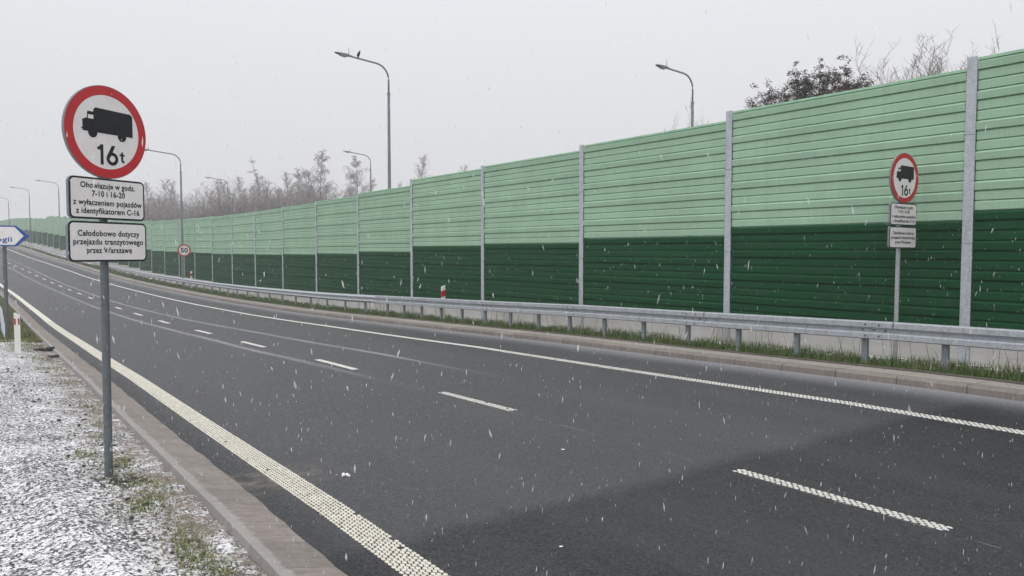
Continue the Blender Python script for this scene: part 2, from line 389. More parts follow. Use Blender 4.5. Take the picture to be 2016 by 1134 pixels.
M['frost'] = bark('frosted twigs', (.24, .215, .222), (.56, .535, .55))
M['twig'] = bark('bare twigs', (.1, .075, .07), (.22, .18, .17))
M['brush'] = bark('brush twigs', (.18, .155, .16), (.42, .39, .40))
M['oakbark'] = bark('dark bark', (.05, .04, .035), (.12, .1, .09))
m = NT('withered leaves', .7, 0, .3); m.base(m.mix(m.mrange(m.noise(m.co('Object'), 2.5, 4, .7), .35, .65), (.03, .014, .014), (.10, .05, .044))); M['leaf'] = m.m

# ------------------------------------------------------------ ground, road, kerbs, markings
mb = MB()
prof = [(-330, 1.5), (-120, .6), (-40, .15), (-12, .08), (-.6, .06), (.25, .06), (1.5, .06), (1.75, -.12), (3, -.12), (8, -.12), (11.8, -.12), (12.0, -.12), (12.3, -.1), (12.6, -.08), (20, -.06), (40, -.1), (120, .5), (330, 1.5)]
strip(mb, -60, 420, prof, 3.0)
tag(mb.build('ground', M['ground'], uv=True, fix=False), kind='structure')
mb = MB(); strip(mb, -40, 330, [(-.02, .1), (.5, .1), (1.0, .095), (1.60, .09)], 1.0)
tag(mb.build('grass_verge', M['soil'], uv=True, fix=False), kind='structure')
mb = MB(); strip(mb, -40, 330, [(2.30, 0)] + [(2.6 + .4 * i, 0) for i in range(23)] + [(11.93, 0)], 1.0)
tag(mb.build('road', M['asphalt'], uv=True, fix=False), kind='structure')
mb = MB(); strip(mb, -40, 330, [(2.36, -.05), (2.355, .09), (2.335, .115), (2.30, .12), (2.13, .122)], 1.0)
tag(mb.build('kerb', M['kerb_r'], uv=True, fix=False), kind='structure')
mb = MB(); strip(mb, -40, 330, [(2.128, .06), (2.126, .117), (1.72, .124), (1.718, .06)], 1.0)
tag(mb.build('kerb_pavement', M['kerbtop'], uv=True, fix=False), kind='structure')
mb = MB(); strip(mb, -40, 330, [(1.716, .06), (1.714, .145), (1.63, .147), (1.627, .05)], 1.0)
tag(mb.build('kerb_edging', M['edging'], uv=True, fix=False), kind='structure')
# near kerb: a low sloped stone, its edge against the asphalt a little ragged
mb = MB(); n = 0
vs = []; uv = []; fs = []; rr = random.Random(3); S0 = [i * .25 for i in range(-60, 480)]
for i, s in enumerate(S0):
    w = rr.uniform(-.012, .012)
    for t, dz in [(11.845 + w, -.03), (11.87 + w, .014), (11.95, .03), (12.10, .062), (12.15, .074), (12.18, .08), (12.255, .083), (12.27, .02)]:
        vs.append(pt(s, t, dz)); uv.append((s, t))
k = 8
for i in range(len(S0) - 1):
    for j in range(k - 1): fs.append((i * k + j, i * k + j + 1, (i + 1) * k + j + 1, (i + 1) * k + j))
mb.add(vs, fs, uv); tag(mb.build('near_kerb', M['kerb_l'], uv=True, fix=False), kind='structure')

def blob(mb, s, t, ls, lt, h, base):        # a drop of structured marking
    vs = []; uv = []
    for r, z in ((1.0, 0.0), (.82, h)):
        for k in range(6):
            a = 2 * pi * k / 6 + .3
            S_ = s + ls * r * cos(a); T_ = t + lt * r * sin(a); vs.append(pt(S_, T_, base + z)); uv.append((S_, T_))
    fs = [(k, (k + 1) % 6, 6 + (k + 1) % 6, 6 + k) for k in range(6)] + [(6, 7, 8, 9, 10, 11)]
    mb.add(vs, fs, uv)
def dots(mb, s0, s1, tc, w, rows, pitch, rr, k=1.0):
    n = int((s1 - s0) / pitch); rw = w / rows
    for i in range(n + 1):
        for j in range(rows):
            if rr.random() < .002 + .03 * max(0, mn.noise(Vector((i * pitch * 1.1, j * .8, 2.5)))): continue       # worn off
            s = s0 + (i + (.5 if j % 2 else 0)) * pitch + rr.uniform(-.003, .003)
            if s > s1: continue
            blob(mb, s, tc - w / 2 + (j + .5) * rw + rr.uniform(-.002, .002), pitch * .475 * k * rr.uniform(.9, 1.06), rw * .525 * k * rr.uniform(.9, 1.07), rr.uniform(.0032, .0046), .002)
from mathutils import noise as mn
rr = random.Random(5)
mb = MB(); dots(mb, -3, 34, 11.46, .24, 8, .052, rr); strip(mb, 34, 330, [(11.34, .005), (11.58, .005)], 1.0)
tag(mb.build('near_edge_line', M['line'], uv=True), kind='structure')
mb = MB(); dots(mb, -3, 13.6, 4.32, .21, 5, .062, rr, .93); strip(mb, 13.6, 330, [(4.22, .005), (4.41, .005)], 1.0)
tag(mb.build('far_edge_line', M['linew'], uv=True), kind='structure')
ends = [4.45, 9.85, 14.95, 20.35, 25.5, 31.45, 37.0, 42.5] + [42.5 + 5.6 * i for i in range(1, 30)] + [-1.1]
mb = MB()
for e_ in ends:
    if e_ < 11: dots(mb, e_ - 1.85, e_, 8.04, .125, 4, .058, rr, .95)
    else: strip(mb, e_ - 1.95, e_, [(7.97, .005), (8.10, .005)], .5)
tag(mb.build('lane_dashes', M['linew'], uv=True), kind='structure')
mb = MB(); t0 = 8.12                          # thin longitudinal joint with powder in it
s_ = -2
while s_ < 24:
    L = rr.uniform(.1, .5); strip(mb, s_, s_ + L, [(8.117 + rr.uniform(-.004, .004), .003), (8.1225 + rr.uniform(-.002, .003), .003)], .5); s_ += L + rr.uniform(.03, .35)
tag(mb.build('road_joint', M['jointdust'], uv=True, fix=False), kind='structure')

# snowy gravel verge on the near side
mb = MB(); rr = random.Random(11)
from mathutils import noise as mn
TS = [12.262 + .05 * i for i in range(60)] + [15.26 + .25 * i for i in range(1, 30)]
SS = [-2 + .07 * i for i in range(int(26.5 / .07))]
vs = []; uv = []; fs = []
for s in SS:
    for t in TS:
        dz = .03 + .09 * min(1, (t - 12.26) / 1.0)
        p, _ = path(s, t)
        dz += .022 * mn.noise(Vector((p.x * 2.2, p.y * 2.2, 0))) + .012 * mn.noise(Vector((p.x * 9, p.y * 9, 3))) + .006 * mn.noise(Vector((p.x * 27, p.y * 27, 5)))
        d_ = t - (13.3 + .07 * (s - 8)); dz += .05 * math.exp(-(d_ / .16) ** 2) * (1 if s < 11 else max(0, 1 - (s - 11)))   # an old wheel ridge
        vs.append(pt(s, t, dz)); uv.append((s, t))
k = len(TS)
for i in range(len(SS) - 1):
    for j in range(k - 1): fs.append((i * k + j, i * k + j + 1, (i + 1) * k + j + 1, (i + 1) * k + j))
mb.add(vs, fs, uv); tag(mb.build('gravel_verge', M['gravel'], uv=True, smooth=True, fix=False), kind='structure')
mb = MB(); strip(mb, 24.3, 330, [(12.262, .03), (12.6, .07), (13.5, .1), (16, .12), (25, .2)], 1.0)
tag(mb.build('grass_bank', M['soil'], uv=True, fix=False), kind='structure')

ICO = None
def ico():
    global ICO
    if ICO is None:
        bm = bmesh.new(); bmesh.ops.create_icosphere(bm, subdivisions=1, radius=1.0)
        bm.verts.ensure_lookup_table(); ICO = ([v.co.copy() for v in bm.verts], [[v.index for v in f.verts] for f in bm.faces]); bm.free()
    return ICO
def stone(mb, c, r, rr, flat=.6):
    V, F = ico(); q = Matrix.Rotation(rr.uniform(0, 6.28), 3, 'Z')
    sx, sy, sz = r * rr.uniform(.7, 1.3), r * rr.uniform(.6, 1.0), r * flat * rr.uniform(.7, 1.1)
    mb.add([Vector(c) + q @ Vector((v.x * sx * rr.uniform(.85, 1.1), v.y * sy * rr.uniform(.85, 1.1), v.z * sz)) for v in V], F)
def gz(s, t):
    return .03 + .09 * min(1, (t - 12.26) / 1.0)
mb = MB(); mb2 = MB(); rr = random.Random(21)
for i in range(5200):
    s = rr.uniform(1.2, 15) if i % 4 else rr.uniform(1, 24); t = 12.5 + 5.0 * rr.random() ** 1.2
    r = rr.uniform(.006, .013) if rr.random() < .93 else rr.uniform(.014, .028)
    p = pt(s, t, gz(s, t) + r * .2); stone(mb, p, r, rr)
for i in range(26):
    s = rr.uniform(4, 20); t = rr.uniform(12.5, 15); r = rr.uniform(.022, .042); p = pt(s, t, gz(s, t) + r * .3); stone(mb, p, r, rr, .75)
for i in range(90):
    s = 7.25 + rr.gauss(0, .14); t = 12.72 + rr.gauss(0, .13); r = rr.uniform(.008, .024); p = pt(s, t, gz(s, t) + r * .2); stone(mb, p, r, rr, .7)
tag(mb.build('gravel', M['pebble'], fix=False), 'dark pebbles showing through thin snow on the near verge', 'gravel', kind='stuff')

def blade(mb, p, h, w, lean, rr):
    a = rr.uniform(0, 2 * pi); d = Vector((cos(a), sin(a), 0)); sd_ = Vector((-d.y, d.x, 0)) * w
    p = Vector(p); m1 = p + d * lean * .35 + Vector((0, 0, h * .6)); tip = p + d * lean + Vector((0, 0, h))
    mb.add([p - sd_, p + sd_, m1 + sd_ * .7, m1 - sd_ * .7, tip], [(0, 1, 2, 3), (3, 2, 4)])
mb = MB(); rr = random.Random(31)
for i in range(85000):
    q = rr.random(); s = -3 + 105 * q ** 2.2; t = .12 + 1.48 * rr.random() ** .75
    cl = mn.noise(Vector((s * 1.3, t * 2.5, 0)))
    if t < .55 and cl < -.12: continue
    big = 1.0 + max(0, cl) * 1.1; sc_ = 1 + s / 45
    blade(mb, pt(s, t, .085), rr.uniform(.05, .16) * big, .0035 * sc_, rr.uniform(.03, .12), rr)
tag(mb.build('grass', M['grass'], fix=False), 'green grass strip along the foot of the barrier under the guardrail', 'grass', kind='stuff')
mb = MB()
for i in range(230):
    s = -2 + 60 * rr.random() ** 1.6; t = rr.uniform(.06, .45); h = rr.uniform(.25, .75); a = rr.uniform(0, 6.28); L = rr.uniform(.03, .2)
    p = pt(s, t, .08); q = p + Vector((cos(a) * L, sin(a) * L, h)); mid = (p + q) / 2 + Vector((0, 0, h * .08))
    mb.tube([p, mid, q, q + Vector((cos(a) * .08, sin(a) * .08, rr.uniform(-.06, .08)))], [.0045, .004, .003, .002], 4, False)
tag(mb.build('dry_weeds', M['dry'], fix=False), 'thin dry weed stems growing against the concrete plinth', 'weeds', kind='stuff')
mb = MB(); rr = random.Random(33)
for i in range(42000):      # green bank on the near side beyond the white marker post
    s = 23.6 + 45 * rr.random() ** 2; t = 12.3 + 5.5 * rr.random()
    if s < 25 and rr.random() < .5: continue
    blade(mb, pt(s, t, .03 + .06 * min(1, (t - 12.26))), rr.uniform(.04, .11), .006, rr.uniform(.03, .12), rr)
clumps = [(6.9, 12.55, .22, 260), (6.45, 12.62, .2, 200), (5.1, 12.6, .16, 240), (4.75, 12.5, .1, 120), (5.7, 12.55, .16, 120), (8.0, 12.55, .14, 110), (8.4, 12.85, .16, 90), (9.3, 12.6, .1, 70), (10.2, 12.5, .12, 70), (11.6, 12.45, .2, 90), (13, 12.45, .25, 110), (14.4, 12.5, .3, 110), (16.5, 12.55, .4, 170), (18.6, 12.6, .4, 190), (21.3, 12.7, .6, 420), (22.6, 12.6, .5, 380), (23.4, 13.4, .8, 300), (4.3, 12.75, .2, 130), (7.5, 12.75, .25, 100), (6.2, 12.95, .3, 70)]
for s0, t0, r0, n in clumps:
    for i in range(int(n * 1.7)):
        s = s0 + rr.gauss(0, r0 * 1.25); t = t0 + rr.gauss(0, r0 * .45)
        if t < 12.28: continue
        blade(mb, pt(s, t, gz(s, t) - .02), rr.uniform(.015, .07), .0042 if s < 15 else .006, rr.uniform(.04, .14), rr)
tag(mb.build('verge_grass', M['matgrass'], fix=False), 'grass bank and tufts poking through snow beside the near kerb', 'grass', kind='stuff')

# ------------------------------------------------------------ noise barrier
BS = [-14, 1.1, 6.1, 11, 16, 20.9, 25.8, 30.8, 35.7, 40.7, 46, 51.2, 56.6, 61, 65.6, 70.1, 74.6, 78.9, 100, 128.6, 139.5, 156.5, 175, 210, 300]
BV = [3.3, 2.81, 2.65, 2.5, 2.32, 2.2, 2.15, 1.93, 1.83, 1.77, 1.73, 1.74, 1.73, 1.78, 1.82, 1.85, 1.88, 1.96, 2.75, 4.1, 4.62, 5.35, 5.9, 6.2, 6.2]
HS = [-20, 50, 66, 79, 128, 136, 141, 150, 300]; HV = [2.52, 2.52, 2.58, 2.66, 2.62, 2.58, 2.15, 2.05, 2.0]
def prof_sheet(z1, z0, nel, gap=.013):
    out = [(-.004, z1)]; eh = (z1 - z0) / nel; rb = eh / 3
    for i in range(nel):
        for j in range(3):
            zt = z1 - i * eh - j * rb; e_, lh = (.040, .034) if j == 0 else (.010, .024)
            out += [(e_, zt - lh), (e_ * .72, zt - rb + gap + .003), (-.026, zt - rb + gap + .001), (-.026, zt - rb + .003), (-.012, zt - rb)]
    return out
barrier = thing('noise_barrier', 'long green noise barrier of ribbed panels between grey steel posts on a concrete plinth', 'noise barrier', pt(6, 0, 0))
inv = Matrix.Translation(-Vector(barrier.location))
DARKH = 2.0
bays = list(range(-4, 50)); ztop_prev = None
for kbay in bays:
    s1 = 6.1 + 5 * kbay; s0 = s1 - 5
    zb = interp(s1, BS, BV); hl = interp(s1, HS, HV)
    pA, thA = path(s0, 0); pB, thB = path(s1, 0)
    ax = (pB - pA).normalized(); th = math.atan2(ax.y, ax.x)
    nx, ny = -sin(th), cos(th)
    L = (pB - pA).length
    for nm, z1, z0, nel, mat in (('light_panel', zb + hl - .035, zb, 5, 'lgreen'), ('dark_panel', zb - .003, zb - DARKH, 4, 'dgreen')):
        mb = MB(); mb.M = inv; pr = prof_sheet(z1, z0, nel, .013 if nel == 5 else .02); vs = []; uv = []; fs = []
        for a in (0.09, L - .09):
            for d, z in pr:
                vs.append((pA.x + ax.x * a + nx * d, pA.y + ax.y * a + ny * d, z)); uv.append((a, z))
        n = len(pr)
        for i in range(n - 1): fs.append((i, i + 1, n + i + 1, n + i))
        mb.add(vs, fs, uv)
        mid = (pA + pB) / 2                                     # the solid back of the cassette
        mb.box((mid.x - nx * .085, mid.y - ny * .085, (z1 + z0) / 2), (L - .18, .06, z1 - z0 - .004), th)
        mb.build(nm, M[mat], barrier, uv=True)
    mb = MB(); mb.M = inv; mid = (pA + pB) / 2
    mb.box((mid.x - nx * .04, mid.y - ny * .04, zb + hl - .014), (L - .185, .15, .045), th); mb.build('top_cap', M['capgreen'], barrier)
    zg = min(zr(s0), zr(s1)) - .3
    mb = MB(); mb.M = inv; vs = []; uv = []
    mb.box((mid.x - nx * .045, mid.y - ny * .045, (zb - DARKH - .004 + zg) / 2), (L - .17, .12, zb - DARKH - .004 - zg), th)
    mb.uv = [((v + Vector(barrier.location)).xy.dot(ax), v.z) for v in mb.v]
    mb.build('plinth', M['plinth'], barrier, uv=True)
    # post at the far end of this bay (as high as the bay on its near side)
    zt = zb + hl + .035
    mb = MB(); mb.M = inv
    for d in (.03, -.13): mb.box((pB.x + nx * d, pB.y + ny * d, (zt + zg) / 2), (.165, .014, zt - zg), thB)
    mb.box((pB.x - nx * .05, pB.y - ny * .05, (zt + zg) / 2 - .004), (.011, .144, zt - zg - .008), thB)
    if kbay < 12:
        for zz in (zt - 1.28, zt - 3.1): mb.box((pB.x + nx * .0375, pB.y + ny * .0375, zz), (.16, .004, .012), thB, mi=1)
    mb.build('post', [M['galv'], M['lamp']], barrier)

# ------------------------------------------------------------ far guardrail
def rail_prof_b():      # two flat bands with a recess, (out, z) about rail centre
    return [(-.02, .155), (.055, .150), (.075, .135), (.075, .055), (.055, .035), (.005, .028), (.005, -.028), (.055, -.035), (.075, -.055), (.075, -.135), (.055, -.150), (-.02, -.155)]
def rail_prof_a():
    return [(.0 + .075 * (.5 - .5 * cos(2 * pi * (i / 16) * 2)) , .155 - .31 * i / 16) for i in range(17)]
def rail_piece(mb, s0, s1, t, prof, top=.75, zfun=None, n=2, thick=.006):
    zf = zfun or (lambda s: top)
    vs = []; fs = []; uv = []; k = len(prof)
    for off in (0, -thick):
        for i in range(n + 1):
            s = s0 + (s1 - s0) * i / n
            for d, z in prof: vs.append(pt(s, t + d + off, zf(s) - .155 + z)); uv.append((s, z))
    h = (n + 1) * k
    for o_, fl in ((0, 0), (h, 1)):
        for i in range(n):
            for j in range(k - 1):
                f = (o_ + i * k + j, o_ + i * k + j + 1, o_ + (i + 1) * k + j + 1, o_ + (i + 1) * k + j); fs.append(f[::-1] if fl else f)
    for i in range(n):
        for j in (0, k - 1): fs.append((i * k + j, (i + 1) * k + j, h + (i + 1) * k + j, h + i * k + j))
    for i in (0, n):
        for j in range(k - 1): fs.append((i * k + j, i * k + j + 1, h + i * k + j + 1, h + i * k + j))
    mb.add(vs, fs, uv)
RT = 1.24
def loc_box(mb, s, t, dz, dims, mi=0):
    p, th = path(s, t); mb.box((p.x, p.y, zr(s) + dz), dims, th, mi=mi)
gr = thing('guardrail', 'long galvanised steel guardrail on short posts in front of the green noise barrier', 'guardrail', pt(6, RT, 0))
ginv = Matrix.Translation(-Vector(gr.location)); ZG = .1
s = -13.35
def bolts(mb, s, t, off):
    for ds in (-.12, .12):
        for z in (.095, -.095): loc_box(mb, s + ds, t + off, .75 + ZG - .155 + z, (.03, .012, .022), 1)
    for ds in (-.2, .0, .2): loc_box(mb, s + ds, t + .012, .75 + ZG - .155, (.03, .012, .022), 1)
while s < 24.4:
    mb = MB(); mb.M = ginv; rail_piece(mb, s, s + 3.98, RT, rail_prof_b(), .75 + ZG)
    if s < 24: bolts(mb, s + .05 + .3, RT, .08)
    mb.build('rail_beam', [M['rail'], M['bolt']], gr); s += 4.0
sj = s - .06
while s < 240:
    mb = MB(); mb.M = ginv; rail_piece(mb, s if s > sj + 1 else sj, s + 3.99, RT - .01, rail_prof_a(), .75 + ZG, n=2); mb.build('rail_beam', M['rail'], gr, smooth=False); s += 4.0
def rail_post(parent, inv_, s, t, top, mat):
    mb = MB(); mb.M = inv_; p, th = path(s, t); z0 = zr(s) - .25; z1 = zr(s) + top
    zc = (z0 + z1) / 2; h = z1 - z0; ca, sa = cos(th), sin(th)
    def at(a, b): return (p.x + ca * a - sa * b, p.y + sa * a + ca * b, zc)
    mb.box(at(0, 0), (.1, .006, h), th); mb.box(at(-.047, -.031), (.006, .055, h), th); mb.box(at(.047, -.031), (.006, .055, h), th)
    mb.box((at(0, .02)[0], at(0, .02)[1], zr(s) + top - .14), (.09, .034, .11), th)
    mb.build('post', mat, parent)
    return at(0, 0), th
ps = -9.0 + .2
while ps < 25: rail_post(gr, ginv, ps, RT - .045, .74 + ZG, M['railpost']); ps += 1.333
while ps < 92: rail_post(gr, ginv, ps, RT - .05, .74 + ZG, M['railpost']); ps += 2.0
while ps < 200: rail_post(gr, ginv, ps, RT - .05, .74 + ZG, M['railpost']); ps += 4.0
# near-side guardrail, its end ramped into the ground
nr = thing('guardrail', 'short ramped guardrail end on the near grass bank behind the white marker post', 'guardrail', pt(28, 13.1, 0))
ninv = Matrix.Translation(-Vector(nr.location))
def zn(s): return .06 + .75 * min(1, max(0, (s - 25.2) / 5.0))
for s0, s1 in ((25.2, 30.2), (30.22, 34.2), (34.22, 38.2), (38.22, 42.2)):
    mb = MB(); mb.M = ninv; rail_piece(mb, s0, s1, 13.1, [(-d, z) for d, z in rail_prof_a()], zfun=zn, n=6); mb.build('rail_beam', M['rail'], nr)
for s in (27.5, 29, 30.6, 32, 34, 36, 38, 40): rail_post(nr, ninv, s, 13.18, zn(s) - .01, M['railpost'])

# ------------------------------------------------------------ lettering
def text_mesh(body, width=None, size=.1, bold=0.0, align='CENTER'):
    cu = bpy.data.curves.new('lettering', 'FONT'); cu.body = body; cu.size = size; cu.align_x = align; cu.align_y = 'CENTER'
    cu.offset = bold; cu.extrude = .0006; cu.resolution_u = 4; cu.space_character = 1.06
    ob = bpy.data.objects.new('tmp', cu); COL.objects.link(ob); dg = bpy.context.evaluated_depsgraph_get(); dg.update()
    me = bpy.data.meshes.new_from_object(ob.evaluated_get(dg)); xs = [v.co.x for v in me.vertices]
    w = max(xs) - min(xs); bpy.data.objects.remove(ob); bpy.data.curves.remove(cu)
    sx = 1.0
    if width: sx = width / w
    return me, sx
def letters(mb, body, cx, cz, y, width=None, size=.1, bold=.0, mi=0, keep=False):
    plain = body.replace('\u0105', 'a').replace('\u0119', 'e')
    me, sx = text_mesh(plain, width, size, bold)
    x0 = min(v.co.x for v in me.vertices)
    vs = [(v.co.x, v.co.y, v.co.z) for v in me.vertices]; fs = [list(p.vertices) for p in me.polygons]
    bpy.data.meshes.remove(me)
    low = None
    for i, ch in enumerate(body):
        if ch in '\u0105\u0119':                    # the hook under a and e
            m2, _ = text_mesh(plain[:i + 1], None, size, bold, 'LEFT')
            xr = max(v.co.x for v in m2.vertices) - min(v.co.x for v in m2.vertices); bpy.data.meshes.remove(m2)
            m3, _ = text_mesh('a', None, size, bold, 'LEFT'); yb = min(v.co.y for v in m3.vertices); bpy.data.meshes.remove(m3)
            hx = x0 + xr - size * (.05 if ch == '\u0105' else .16); w = size * .055; n = len(vs)
            pl_ = [(hx, yb + size * .02), (hx + w, yb + size * .02), (hx + w * .4, yb - size * .07), (hx + w * 1.7, yb - size * .115), (hx + w * 1.5, yb - size * .16), (hx - w * .5, yb - size * .12)]
            vs += [(x, y, .0006) for x, y in pl_]; fs.append(list(range(n, n + 6)))
    mb.add([(cx + x * sx, y - z, cz + y_ * (sx if keep else 1.0)) for x, y_, z in vs], fs, mi=mi)
def rrect(w, h, r, cx=0, cz=0, n=6):
    out = []
    for sx, sz, a0 in ((1, 1, 0), (-1, 1, 90), (-1, -1, 180), (1, -1, 270)):
        for i in range(n + 1):
            a = R(a0 + 90 * i / n); out.append((cx + sx * (w / 2 - r) + r * cos(a), cz + sz * (h / 2 - r) + r * sin(a)))
    return out
def circle(cx, cz, r, n=64): return [(cx + r * cos(2 * pi * k / n), cz + r * sin(2 * pi * k / n)) for k in range(n)]

FY = -.075                      # local y of sign faces (post axis at y=0, faces look to -y)
def roundel(root, cz, r, rin, sym=None):
    mb = MB(); mb.prism(circle(0, cz, r), FY, FY + .004); mb.ring(0, cz, r - .006, r + .002, FY - .001, FY + .028); bk = mb.build('roundel', M['signback'], root)
    mb = MB(); mb.ring(0, cz, rin, r - .004, FY - .004, FY - .0005); mb.build('red_ring', M['signred'], bk)
    mb = MB(); mb.prism(circle(0, cz, rin - .001), FY - .003, FY - .0005); mb.build('white_face', M['signwhite'], bk)
    return bk
def plate(root, cz, w, h, lines):
    mb = MB(); mb.prism(rrect(w, h, .05, 0, cz), FY, FY + .004)
    o = rrect(w, h, .05, 0, cz); q = [(x, FY - .001, z) for x, z in o] + [(x, FY + .032, z) for x, z in o]; n = len(o)
    q2 = [(x * .99, FY + .032, cz + (z - cz) * .985) for x, z in o]
    mb.add(q + q2, [(i, (i + 1) % n, n + (i + 1) % n, n + i) for i in range(n)] + [(n + i, n + (i + 1) % n, 2 * n + (i + 1) % n, 2 * n + i) for i in range(n)])
    bk = mb.build('plate', M['signback'], root)
    mb = MB(); mb.prism(rrect(w - .006, h - .006, .048, 0, cz), FY - .003, FY - .0005); mb.build('border', M['signblack'], bk)
    mb = MB(); mb.prism(rrect(w - .036, h - .036, .035, 0, cz), FY - .005, FY - .0032); mb.build('white_face', M['signwhite'], bk)
    mb = MB()
    for body, dz, wd in lines: letters(mb, body, 0, cz + dz, FY - .0066, wd, .074, .0013)
    mb.build('lettering', M['signblack'], bk)
def lorry_sign(label, loc, rz, lean, mat, up=0.0):
    root = thing('road_sign', label, 'road sign', loc, rz, 'lorry weight limit signs')
    mb = MB(); mb.tube([(0, 0, -.4), (0, 0, 1.2), (0, 0, 3.5 + up)], .037, 20); mb.build('post', mat, root, smooth=False)
    C = 3.16 + up; bk = roundel(root, C, .43, .344)
    mb = MB(); y0, y1 = FY - .0055, FY - .0032
    body = [(-.139, .192), (-.119, .214), (.253, .205), (.275, .185), (.277, -.014), (-.100, -.014), (-.139, -.014)]
    mb.prism([(x, C + z) for x, z in body[::-1]], y0, y1)
    mb.prism([(x, C + z) for x, z in [(-.1391, -.014), (-.1391, .104), (-.196, .104), (-.215, .106), (-.253, .088), (-.25, -.012)][::-1]], y0 + .0001, y1)
    mb.prism([(x, C + z) for x, z in [(-.1391, .142), (-.1391, .17), (-.2, .17), (-.207, .104), (-.198, .104), (-.194, .142)][::-1]], y0 + .0002, y1)
    mb.prism([(x, C + z) for x, z in [(-.25, .0), (-.25, .012), (-.264, .016), (-.264, .004)][::-1]], y0 + .0001, y1)
    mb.prism(circle(.158, C - .022, .046, 24), y0 - .0003, y1); mb.prism(circle(-.150, C - .020, .046, 24), y0 - .0003, y1)
    mb.build('lorry_symbol', M['signblack'], bk)
    mb = MB()
    mb.prism([(x, C + z) for x, z in [(-.045, -.118), (-.045, -.305), (-.074, -.305), (-.074, -.168), (-.105, -.168), (-.105, -.143), (-.083, -.136), (-.072, -.118)]], y0, y1)
    mb.ring(.050, C - .242, .031, .062, y0, y1, 32)
    mb.prism([(x, C + z) for x, z in [(.046, -.118), (.083, -.118), (.027, -.232), (-.009, -.224)]], y0 - .0002, y1)
    mb.prism([(x, C + z) for x, z in [(.146, -.168), (.146, -.245), (.152, -.262), (.166, -.268), (.181, -.268), (.181, -.250), (.168, -.248), (.165, -.242), (.165, -.168)]], y0, y1)
    mb.prism([(x, C + z) for x, z in [(.128, -.188), (.128, -.205), (.181, -.205), (.181, -.188)]], y0 - .0002, y1)
    mb.build('lettering', M['signblack'], bk)
    plate(root, 2.535 + up, .80, .385, [('Obowiązuje w godz.', .118, .575), ('7-10 i 16-20', .042, .35), ('z wyłączeniem pojazdów', -.040, .725), ('z identyfikatorem C-16', -.118, .67)])
    plate(root, 2.135 + up, .83, .375, [('Całodobowo dotyczy', .075, .655), ('przejazdu tranzytowego', -.003, .74), ('przez Warszawę', -.082, .48)])
    for z in (3.42, 2.9, 2.64, 2.43, 2.24, 2.03):
        z += up
        mb = MB(); mb.box((0, FY + .02, z), (.24, .03, .035)); mb.ring(0, 0, .037, .045, 0, .03, 20)
        for i in range(len(mb.v) - 80, len(mb.v)): v = mb.v[i]; mb.v[i] = Vector((v.x, v.z, z - .015 + v.y))
        mb.build('clamp', M['pole'], root)
    root.rotation_euler = (0, lean, rz)
    return root
a = ray_xy(203.5, 6.6)
big_sign = lorry_sign('large round lorry ban sign with two text plates standing on snowy gravel', (a.x, a.y, .015), R(66), R(.3), M['pole'], .118)
big_sign.scale = (.912, .912, .912)
a = ray_xy(1766.5, 13.3)
lorry_sign('smaller lorry ban sign with two text plates behind the guardrail against the green barrier', (a.x, a.y, -.0 + .08), R(33), R(.5), M['poler'])

# speed limit sign
a = ray_xy(363, 57.2)
sg = thing('road_sign', 'round speed limit sign reading 50 behind the far guardrail near a lamp post', 'road sign', (a.x, a.y, -.82), R(33))
mb = MB(); mb.tube([(0, 0, -.3), (0, 0, 3.2)], .035, 12); mb.build('post', M['poler'], sg)
bk = roundel(sg, 2.78, .465, .365)
mb = MB(); letters(mb, '50', 0, 2.78, FY - .0045, .52, .48, .018); mb.build('lettering', M['signblack'], bk)

# direction sign at the left edge
a = ray_xy(10, 21.3)
ds = thing('direction_sign', 'white arrow direction sign with blue border above the near grass bank', 'direction sign', (a.x, a.y, -.42), R(14))
TOPZ, BOTZ = 3.1, 2.52; mz = (TOPZ + BOTZ) / 2
def arrow(x0, sh, tip, z0, z1): return [(x0, z0), (sh, z0), (tip, (z0 + z1) / 2), (sh, z1), (x0, z1)]
mb = MB(); mb.prism(arrow(-1.25, .33, .66, BOTZ, TOPZ), FY, FY + .03); pl = mb.build('plate', M['signback'], ds)
mb = MB(); mb.prism(arrow(-1.249, .329, .658, BOTZ + .002, TOPZ - .002), FY - .003, FY - .0005); mb.build('border', M['signblue'], pl)
mb = MB(); mb.prism(arrow(-1.215, .29, .515, BOTZ + .04, TOPZ - .04), FY - .006, FY - .0032); mb.build('white_face', M['signwhite'], pl)
mb = MB(); letters(mb, 'logii', .0, mz - .1, FY - .0076, .45, .2, .004); mb.build('lettering', M['signblue'], pl)
for x in (.0, -.95):
    mb = MB(); mb.tube([(x, 0, -.3), (x, 0, 3.05)], .05, 14); mb.build('post', M['pole'], ds)

# ------------------------------------------------------------ marker posts
a = ray_xy(30, 17.0)
mp = thing('marker_post', 'white plastic marker post with two red reflectors on the snowy gravel by the near kerb', 'marker post', (a.x, a.y, -.22), R(32))
mb = MB(); mb.prism([(-.058, -.2), (.058, -.2), (.058, .76), (-.02, .81), (-.058, .82)], -.03, .03); mb.M = None; mb.build('body', M['whiteplastic'], mp)
for x0, x1 in ((-.054, -.022), (.018, .05)):
    mb = MB(); mb.prism([(x0, .56), (x1, .54), (x1, .68), (x0, .70)], -.034, -.031); mb.build('reflector', M['redrefl'], mp)
def rail_marker(px, s, t, h, label):
    p, th = path(s, t); mpr = thing('marker_post', label, 'marker post', (p.x, p.y, zr(s) + .1), th - pi / 2, 'marker posts behind the far guardrail')
    mb = MB(); mb.prism([(-.06, -.1), (.06, -.1), (.06, h + .04), (-.06, h)], -.04, .04); mb.build('body', M['whiteplastic'], mpr)
    mb = MB(); mb.prism([(-.062, h - .34), (.062, h - .30), (.062, h - .10), (-.062, h - .14)], -.043, .043); mb.build('reflector', M['redrefl'], mpr)
rail_marker(861, 22.1, .95, 1.12, 'white marker post with red band rising behind the guardrail left of a barrier post')
